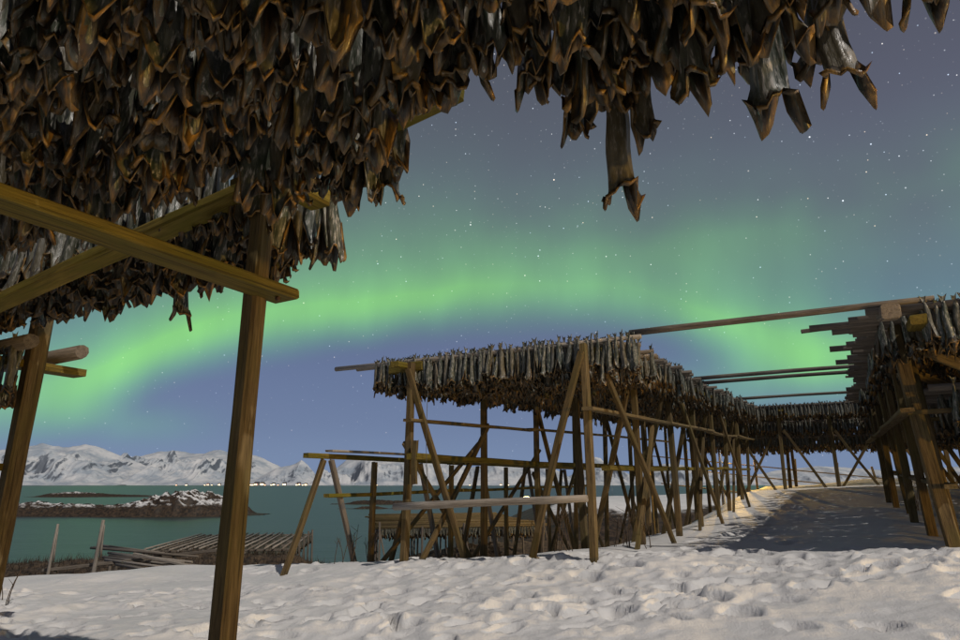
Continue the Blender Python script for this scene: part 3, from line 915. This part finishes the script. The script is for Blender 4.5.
while u < uer:
    z = zr(u) + .02
    lft = .52 - abs(rR.gauss(0, .22)); 
    if k in (3, 5, 12, 19): lft -= .45
    pole('pole', W(u, lft, z + rR.uniform(-.015, .02)), W(u + rR.uniform(-.03, .03), 5.6, z), .046, .04, M_pole, RR, 8, 3)
    if k % 2 == 1: beam('batten', W(u + .1, lft - rR.uniform(-.3, .15), z - .0), W(u + .1, lft + 1.2, z), .06, .045, M_pole, RR, side=UP)
    dst = fish_mid if u < 10.8 else fish_lo
    hang_row(dst, u, .98 if k < 2 else (.80 if k % 3 else max(.55, lft + .15)), 5.4, z, z, .085 if k < 3 else .10, .03 if k < 3 else .05, rR)
    if u > 9.0 and k % 2 == 0:
        zl = 2.42 + .03*(u-8.1)
        pole('pole', W(u, .95, zl), W(u, 5.3, zl), .04, .036, M_pole, RR, 7, 2)
        hang_row(dst, u, 1.15, 5.2, zl, zl, .11, .08, rR)
    if k in (1, 2, 4):
        zl = {1: 2.28, 2: 1.95, 4: 1.72}[k]
        pole('pole', W(u, 1.25, zl), W(u, 5.3, zl), .04, .036, M_pole, RR, 7, 2)
        hang_row(fish_mid, u, 1.35, 5.2, zl, zl, .10, .08, rR)
    u += rR.uniform(.22, .27); k += 1

# ---- far rack closing the alley
FR = empty('drying_rack', W(25.3, .5, gw(25.3, .5)), 'far drying rack closing the end of the snowy alley', 'drying rack', 'wooden fish drying racks')
def zf(u): return 4.02 + .02*(u-25)
for i in range(9):
    v = -5.0 + 1.55*i
    for u in (25.2, 27.6, 30.0):
        if u > 26 and i % 2: continue
        post(FR, u, v, zf(u) - .06, (random.gauss(0, .05), random.gauss(0, .08)), .12)
    brace(FR, W(25.1, v + .1, 3.2), W(25.1, v + 1.25, gw(25.1, v+1.25) - .1), .085, .05)
    if i % 2: brace(FR, W(25.3, v + 1.2, 2.9), W(25.3, v + .1, gw(25.3, v+.1) - .1), .085, .05)
for (u, z) in ((25.05, zf(25)-.12), (27.6, zf(27.6)-.12), (30.1, zf(30)-.12)):
    pass
for i in range(5):
    v = -5.0 + 3.1*i
    beam('beam', W(25.0, v + .1, zf(25) - .13), W(30.3, v + .1, zf(30) - .13), .09, .14, M_beam, FR, side=VD)
rF = random.Random(41)
u = 25.05; k = 0
while u < 30.2:
    z = zf(u)
    pole('pole', W(u, -5.6 + rF.uniform(-.2, .2), z), W(u, 8.2 + rF.uniform(-.3, .3), z + .03), .048, .04, M_pole, FR, 7, 3)
    hang_row(fish_lo, u, -5.4, 8.0, z, z, .12 if k < 2 else .16, .05, rF)
    for q in (1, 2):
        if k % 3 == q:
            zl = z - .52*q
            pole('pole', W(u, -5.4, zl), W(u, 8.0, zl), .04, .036, M_pole, FR, 7, 2)
            hang_row(fish_lo, u, -5.2, 7.8, zl, zl, .11, .05, rF)
    u += rF.uniform(.30, .36); k += 1

# ---- lamplit rail frame beyond the far rack
BF = empty('rail_frame', W(34.5, -4, gw(34.5, -4)), 'bare rail frame lit orange by a lamp behind the far rack', 'rack frame')
def zb(v, d=0): return 2.80 - .115*(v+9) - d
for i in range(8):
    v = -9 + 1.7*i
    beam('post', W(34.62, v, gw(34.6, v) - .3), W(34.62, v + random.gauss(0, .1), zb(v) + .5), .1, .1, M_post, BF)
for d, a, b in ((0, -9.6, -2.2), (.02, -2.4, 4.2), (.52, -6.8, .6), (.50, .5, 4.4), (1.35, -8.5, -1.2), (1.25, -1.3, 4.2)):
    beam('rail', W(34.5, a, zb(a, d)), W(34.5, b, zb(b, d)), .20, .05, M_plank, BF, side=UP)

# ---- poles that span the alley between the middle and the right rack
def span(u, v0, v1, dz, label, r=.046):
    p = pole('spanning_pole', W(u, v0, zr(u) + .085 + dz), W(u + .03, v1, zr(u) + .095 + dz), r, r*.85, M_pole, None, 9, 6, .02)
    tag(p, label, 'pole', 'poles bridging the alley')
span(8.60, -2.42, 1.1, 0, 'nearest wooden pole bridging the alley from middle to right rack')
span(14.7, -2.75, 1.0, 0, 'upper wooden pole of the pair bridging the middle of the alley')
span(15.7, -2.75, 1.0, 0, 'lower wooden pole of the pair bridging the middle of the alley')
span(21.0, -2.75, 1.0, 0, 'farthest wooden pole bridging the alley before the far rack')

# ---- low racks down on the shore slope
def low_rack(cx, cy, ang, nu, nv, ztop, hgt, label, step, seed, fish=True, lengthwise=.42):
    r = random.Random(seed)
    ca, sa = math.cos(ang), math.sin(ang)
    P = lambda a, b, z: Vector((cx + a*ca - b*sa, cy + a*sa + b*ca, z))
    e = empty('drying_rack', P(0, 0, ztop - hgt), label, 'drying rack', 'wooden fish drying racks')
    for i in range(int(nu/2.4)+1):
        a = -nu/2 + i*nu/int(nu/2.4)
        beam('beam', P(a, -nv/2, ztop - .08), P(a, nv/2, ztop - .08), .1, .12, M_pole, e, side=UP)
        for j in range(int(nv/2.6)+1):
            b = -nv/2 + j*nv/int(nv/2.6)
            p = P(a, b, 0)
            beam('post', P(a + r.gauss(0, .15), b + r.gauss(0, .15), gz(p.x, p.y) - .3), P(a, b, ztop - .03 + (r.uniform(0, .5) if j == 0 else 0)), .11, .11, M_pole, e)
            if j == 0 and i % 2 == 0:
                q = P(a + .8, b - .3, 0)
                beam('brace', P(a + .8, b - .3, gz(q.x, q.y) - .3), P(a, b, ztop - .15), .09, .07, M_pole, e)
    b = -nv/2 + .1
    while b < nv/2:
        o = r.gauss(0, .18)
        pole('pole', P(-nu/2 - .3 + o, b, ztop + .04 + r.uniform(-.05, .06)), P(nu/2 + .3 + r.gauss(0, .2), b + r.gauss(0, .06), ztop + .04 + r.uniform(-.05, .06)), .055, .042, M_pale if r.random() < (.6 if cx < -8 else 0) else (M_pole if cx < -8 else M_post), e, 6, 2)
        if fish:
            a = -nu/2
            while a < nu/2:
                if r.random() < .9:
                    for s in (-1, 1):
                        p = P(a, b + .05*s, ztop - .06)
                        fish_lo.append((p, ang + (math.pi if s > 0 else 0) + r.gauss(0, .5), r.gauss(0, .06), r.gauss(0, .07), r.uniform(.85, 1.25), r.randrange(1000)))
                a += .17*r.uniform(.8, 1.3)
        b += lengthwise*r.uniform(.8, 1.25)
    return e
low_rack(-15.1, 42.5, R(99), 11.0, 7.8, -2.1, 2.3, 'low drying rack down by the water, its pole bed seen from above', .17, 51)
low_rack(-2.4, 47, R(10), 9.6, 17.0, -1.05, 2.6, 'brown low drying rack by the cove seen through the middle rack legs', .17, 52)
# a collapsed rack in front
CR = empty('collapsed_rack', Vector((-15.5, 30, gz(-15.5, 30))), 'collapsed rack with loose poles slumped on the slope below the crest', 'collapsed rack')
rc = random.Random(61)
for i in range(15):
    y = 33.2 - .42*i + rc.gauss(0, .1); z = -1.72 - .022*i + rc.gauss(0, .04)
    pole('pole', (-19.4 + .30*i + rc.gauss(0, .35), y + 1.1, z + .08), (-14.6 + .26*i + rc.gauss(0, .4), y - 1.0, z - .10), .06, .05, M_pale if rc.random() < .5 else M_pole, CR, 6, 2)
for (x, y, x2, z2) in ((-18.6, 29, -14.2, -1.75), (-17.8, 31.6, -12.2, -1.65)):
    beam('beam', (x, y, -2.2), (x2, y + .4, z2), .10, .13, M_pole, CR)
for x, y in ((-18.2, 29.1), (-16, 29.3), (-14.3, 29.5), (-17, 31.7), (-14.5, 31.9)):
    beam('post', (x, y, gz(x, y) - .3), (x + .1, y, -1.95), .1, .1, M_pole, CR)
beam('fallen_beam', (-14.9, 29.2, -1.55), (-11.0, 28.4, -2.2), .14, .10, M_pale, CR)
for px, py, d, lab in ((58, 524, 28, 'slender broken grey stake leaning by the collapsed rack'), (103.5, 520, 28.4, 'thicker splintered grey stake standing beside the collapsed rack')):
    p = at(px, py, d)
    e = empty('broken_stake', (p.x, p.y, gz(p.x, p.y)), lab, 'stake', 'broken stakes above the shore')
    thick = .085 if px < 80 else .12
    pole('stake_shaft', (p.x - .18, p.y, gz(p.x, p.y) - .3), (p.x, p.y, p.z), thick, thick*.55, M_pale, e, 7, 5, .03)
    pole('splinter', (p.x + thick, p.y - .05, p.z - 1.5), (p.x + thick*.9, p.y - .05, p.z - .2), thick*.5, thick*.2, M_pale, e, 5, 3, .02)

# ------------------------------------------------------------------ put the fish into the scene
def fish_matrix(f, grow=1.0):
    p, yaw, tx, ty, sc, var = f
    sc = sc*grow
    return Matrix.Translation(p) @ Matrix.Rotation(tx, 4, 'X') @ Matrix.Rotation(ty, 4, 'Y') @ Matrix.Rotation(yaw, 4, 'Z') @ Matrix.Diagonal((sc, sc, sc, 1))
# stray fish hanging lower, told apart by where they hang
special(2.12, -.60, ZN - .27, .4, 5, 1.0, 'long dried cod dangling lowest against the starry sky below the near rack')
special(2.12, -.49, ZN - .12, 1.4, 9, .85, 'dried cod dangling just right of the lowest one under the near rack')
special(2.10, .12, ZN - .10, -.8, 6, 1.0, 'dried cod hanging lower than its neighbours at the right end of the near rack')
special(2.02, .34, ZN + .02, -.2, 2, 1.05, 'rightmost dried cod of the near rack, alone against the dark sky')
special(2.60, -2.45, ZN - .02, -.6, 7, .95, 'lone dried cod dangling free against the green sky right of the near post')
c_, s_ = math.cos(R(PITCH)), math.sin(R(PITCH))
def proj(p):
    y, z = p.y, p.z - EYE
    f = y*c_ + z*s_; t = -y*s_ + z*c_
    return (480 + 640*p.x/f, 320 - 640*t/f, f) if f > .1 else None
score = []
lab = dict(SPECIAL)
for i, f in enumerate(fish_near):
    q = proj(f[0] + Vector((0, 0, -.5)))
    ok = q and -30 < q[0] < 990 and -30 < q[1] < 660
    score.append((0 if i in lab else 1, 0 if ok else 1, q[2] if q else 99, i))
score.sort()
pick = [s[3] for s in score[:300] if s[1] == 0 or s[0] == 0]
pset = set(pick)
for i in pick:
    f = fish_near[i]
    o = bpy.data.objects.new('dried_cod', HI[f[5] % 12]); COL.objects.link(o)
    o.matrix_world = fish_matrix(f, 1.10)
    tag(o, lab.get(i, 'dried headless cod packed among many on the poles of the nearest rack'), 'dried fish',
        None if i in lab else 'dried cod on the nearest rack')
    if i in lab and f[0].z < ZN - .06:                 # hung on a length of twine
        bpy.context.view_layer.update()
        tw_ = pole('twine', (0, 0, -.01), (0, 0, (ZN + .03 - f[0].z)/(f[4]*1.1)), .005, .005, M_twine, None, 5, 2, .004)
        tw_.parent = o
def joined(name, sets, mat):
    Vs, Fs, As, Ts = [], [], [], []; base = 0
    for lst, lib in sets:
        for f in lst:
            V, T, I = lib[f[5] % len(lib)]
            Mx = np.array(fish_matrix(f, 1.10 if lst is rest else 1.0))
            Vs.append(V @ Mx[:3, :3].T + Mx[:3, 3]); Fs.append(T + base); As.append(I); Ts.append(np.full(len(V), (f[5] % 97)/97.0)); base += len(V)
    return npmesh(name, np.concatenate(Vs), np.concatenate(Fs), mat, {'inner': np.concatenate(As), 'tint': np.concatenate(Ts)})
rest = [f for i, f in enumerate(fish_near) if i not in pset]
st_ = joined('hanging_dried_fish', [(rest, MID), (fish_mid, MID), (fish_lo, LO)], M_fish)
tag(st_, 'thousands of dried fish hanging in dense curtains from all the racks', 'dried fish', None, 'stuff')
print('fish', len(fish_near), len(pick), len(fish_mid), len(fish_lo), 'tris', len(st_.data.polygons))

# ------------------------------------------------------------------ lamps (one stands unseen behind the camera, one behind the right rack, one by the cove)
def street_lamp(x, y, zhead, watts, label, face=0.0, sc=1.0, col=(1.0, .60, .13), rad=.16):
    zb = gz(x, y)
    e = empty('street_lamp', (x, y, zb), label, 'street lamp', 'sodium street lamps')
    pole('lamp_pole', (x, y, zb - .3), (x, y, zhead + .12), .06*sc, .04*sc, M_steel, e, 10, 3, 0)
    dx, dy = math.cos(face)*.8*sc, math.sin(face)*.8*sc
    pole('lamp_arm', (x, y, zhead + .08), (x + dx, y + dy, zhead + .2), .028*sc, .025*sc, M_steel, e, 8, 2, 0)
    hx, hy = x + dx*1.2, y + dy*1.2
    beam('lamp_head', (x + dx*.95, y + dy*.95, zhead + .21), (hx + dx*.35, hy + dy*.35, zhead + .19), .24*sc, .12*sc, M_steel, e, 0, side=UP, cham=.3)
    beam('lamp_glass', (x + dx*1.05, y + dy*1.05, zhead + .12), (hx + dx*.25, hy + dy*.25, zhead + .10), .17*sc, .07*sc, M_lamp, e, 0, side=UP, cham=.3)
    l = bpy.data.lights.new('lamp_light', 'POINT'); l.energy = watts; l.color = col; l.shadow_soft_size = rad
    lo = bpy.data.objects.new('lamp_light', l); COL.objects.link(lo); lo.parent = e
    lo.location = Vector((hx, hy, zhead - .1)) - e.location
    return e
street_lamp(12.5, -5.5, 1.4, 3500, 'sodium street lamp lighting the near rack from behind the photographer', R(140))
lp = W(34.0, -5.4)
street_lamp(lp.x, lp.y, 3.5, 2400, 'sodium street lamp hidden behind the far drying rack', R(60))
lp = at(518.5, 499, 58)
street_lamp(lp.x, lp.y, lp.z, 350, 'small street lamp glowing by the cove beyond the middle rack', R(0), .8)

# ------------------------------------------------------------------ lit village across the bay
rv = random.Random(77)
def house(px, D, w, label, lit):
    p = at(px, 484, D); z = SEA + .5
    e = empty('village_house', (p.x, D, z), label, 'house', 'lit houses along the far shore')
    h = w*.55
    V = [(-w/2, -w*.35, 0), (w/2, -w*.35, 0), (w/2, w*.35, 0), (-w/2, w*.35, 0)]; V += [(a, b, h) for a, b, _ in V]
    o = mesh('wall', V, [(0,1,5,4),(1,2,6,5),(2,3,7,6),(3,0,4,7)], M_housewall, e, (p.x, D, z))
    V = [(-w*.55, -w*.42, h), (w*.55, -w*.42, h), (w*.55, w*.42, h), (-w*.55, w*.42, h), (-w*.55, 0, h*1.7), (w*.55, 0, h*1.7)]
    mesh('roof', V, [(0,1,5,4),(2,3,4,5),(1,2,5),(3,0,4),(0,3,2,1)], M_houseroof, e, (p.x, D, z))
    for k in range(2):
        x0 = -w*.4 + k*w*.45; y = -w*.36
        V = [(x0, y, h*.25), (x0+w*.33, y, h*.25), (x0+w*.33, y, h*.85), (x0, y, h*.85)]
        V += [(a, b-.15, c) for a, b, c in V]
        mesh('window', V, [(4,5,6,7),(0,1,5,4),(1,2,6,5),(2,3,7,6),(3,0,4,7)], lit, e, (p.x, D, z))
for i, px in enumerate([176, 186, 205, 208, 213, 219, 247, 250, 253.5, 256, 258, 262, 266, 271, 274, 279, 284, 296, 299, 303, 306, 371, 376, 470, 486, 500, 508]):
    near = 240 < px < 310
    house(px + rv.uniform(-1, 1), 4600 + rv.uniform(-300, 300), rv.uniform(11, 30) if near else rv.uniform(9, 18),
          'lit house in the village at the foot of the pointed peak' if near else ('lit house on the far shore left of the near post' if px < 240 else 'lit house on the far shore behind the middle rack'),
          M_lit if (i % 3) else M_litpink)

# small moored boat beyond the headland
bp = at(612, 487.5, 330)
BT = empty('moored_boat', (bp.x, bp.y, SEA), 'small white boat moored beyond the snowy headland', 'boat')
V, F_ = [], []
for k, (x, wd) in enumerate([(-5, 1.2), (-3, 1.7), (0, 1.8), (3, 1.4), (5.2, .1)]):
    sh = 1.6 + .12*abs(k-1.5)**1.5
    V += [(x, -wd, sh), (x, -wd*.6, -.3), (x, wd*.6, -.3), (x, wd, sh)]
for k in range(4):
    for j in range(4):
        F_.append((k*4+j, k*4+(j+1) % 4, (k+1)*4+(j+1) % 4, (k+1)*4+j))
F_ += [(3, 2, 1, 0), (16, 17, 18, 19)]
mesh('hull', V, F_, M_hull, BT, (bp.x, bp.y, SEA))
beam('wheelhouse', (bp.x - 3, bp.y, SEA + 2.6), (bp.x + .2, bp.y, SEA + 2.6), 2.0, 2.2, M_hull, BT, 0, side=UP)
pole('mast', (bp.x, bp.y, SEA + 2), (bp.x, bp.y, SEA + 8), .1, .06, M_steel, BT, 6, 2, 0)

# ------------------------------------------------------------------ dead stalks poking out of the snow
rs = random.Random(91)
def stalk(x, y, h, label, n=3):
    e = empty('dead_stalk', (x, y, gz(x, y)), label, 'dead plant', 'dead plant stalks in the snow')
    for k in range(n):
        a = rs.uniform(0, 6.28); l = rs.uniform(.1, .32)*h
        bx, by = x + rs.gauss(0, .07), y + rs.gauss(0, .07)
        top = Vector((bx + math.cos(a)*l, by + math.sin(a)*l, gz(x, y) + h*rs.uniform(.65, 1)))
        pole('stem', (bx, by, gz(bx, by) - .08), top, .007, .004, M_stalk, e, 5, 4, .03)
        for q in range(3):
            t = rs.uniform(.5, .95); b = Vector((bx, by, gz(bx, by))).lerp(top, t)
            pole('twig', b, b + Vector((rs.gauss(0, .07), rs.gauss(0, .07), rs.uniform(.04, .12))), .004, .002, M_stalk, e, 4, 1, 0)
for (px, py, d, h) in ((560, 555, 9.6, .75), (571, 556, 9.6, .6), (618, 551, 10.6, .6), (624, 552, 10.4, .7), (634, 549, 11, .6), (652, 553, 10.2, .5),
                       (540, 557, 10.3, .55), (352, 562, 11.2, .6), (340, 564, 11, .45), (371, 562, 11.2, .5), (9, 586, 8.6, .5), (2, 584, 8.8, .55), (917, 520, 14.2, .75), (922, 519, 14.3, .75)):
    a, b = ray(px, py)
    where = 'at the foot of the middle rack' if 500 < px < 700 else ('on the snow crest left of the middle rack' if 300 < px < 400 else ('at the left edge of the snow' if px < 50 else 'in the shaded snow beside the right rack'))
    stalk(a*d, d, h, 'thin dead brown plant stalks poking out %s' % where, 3)
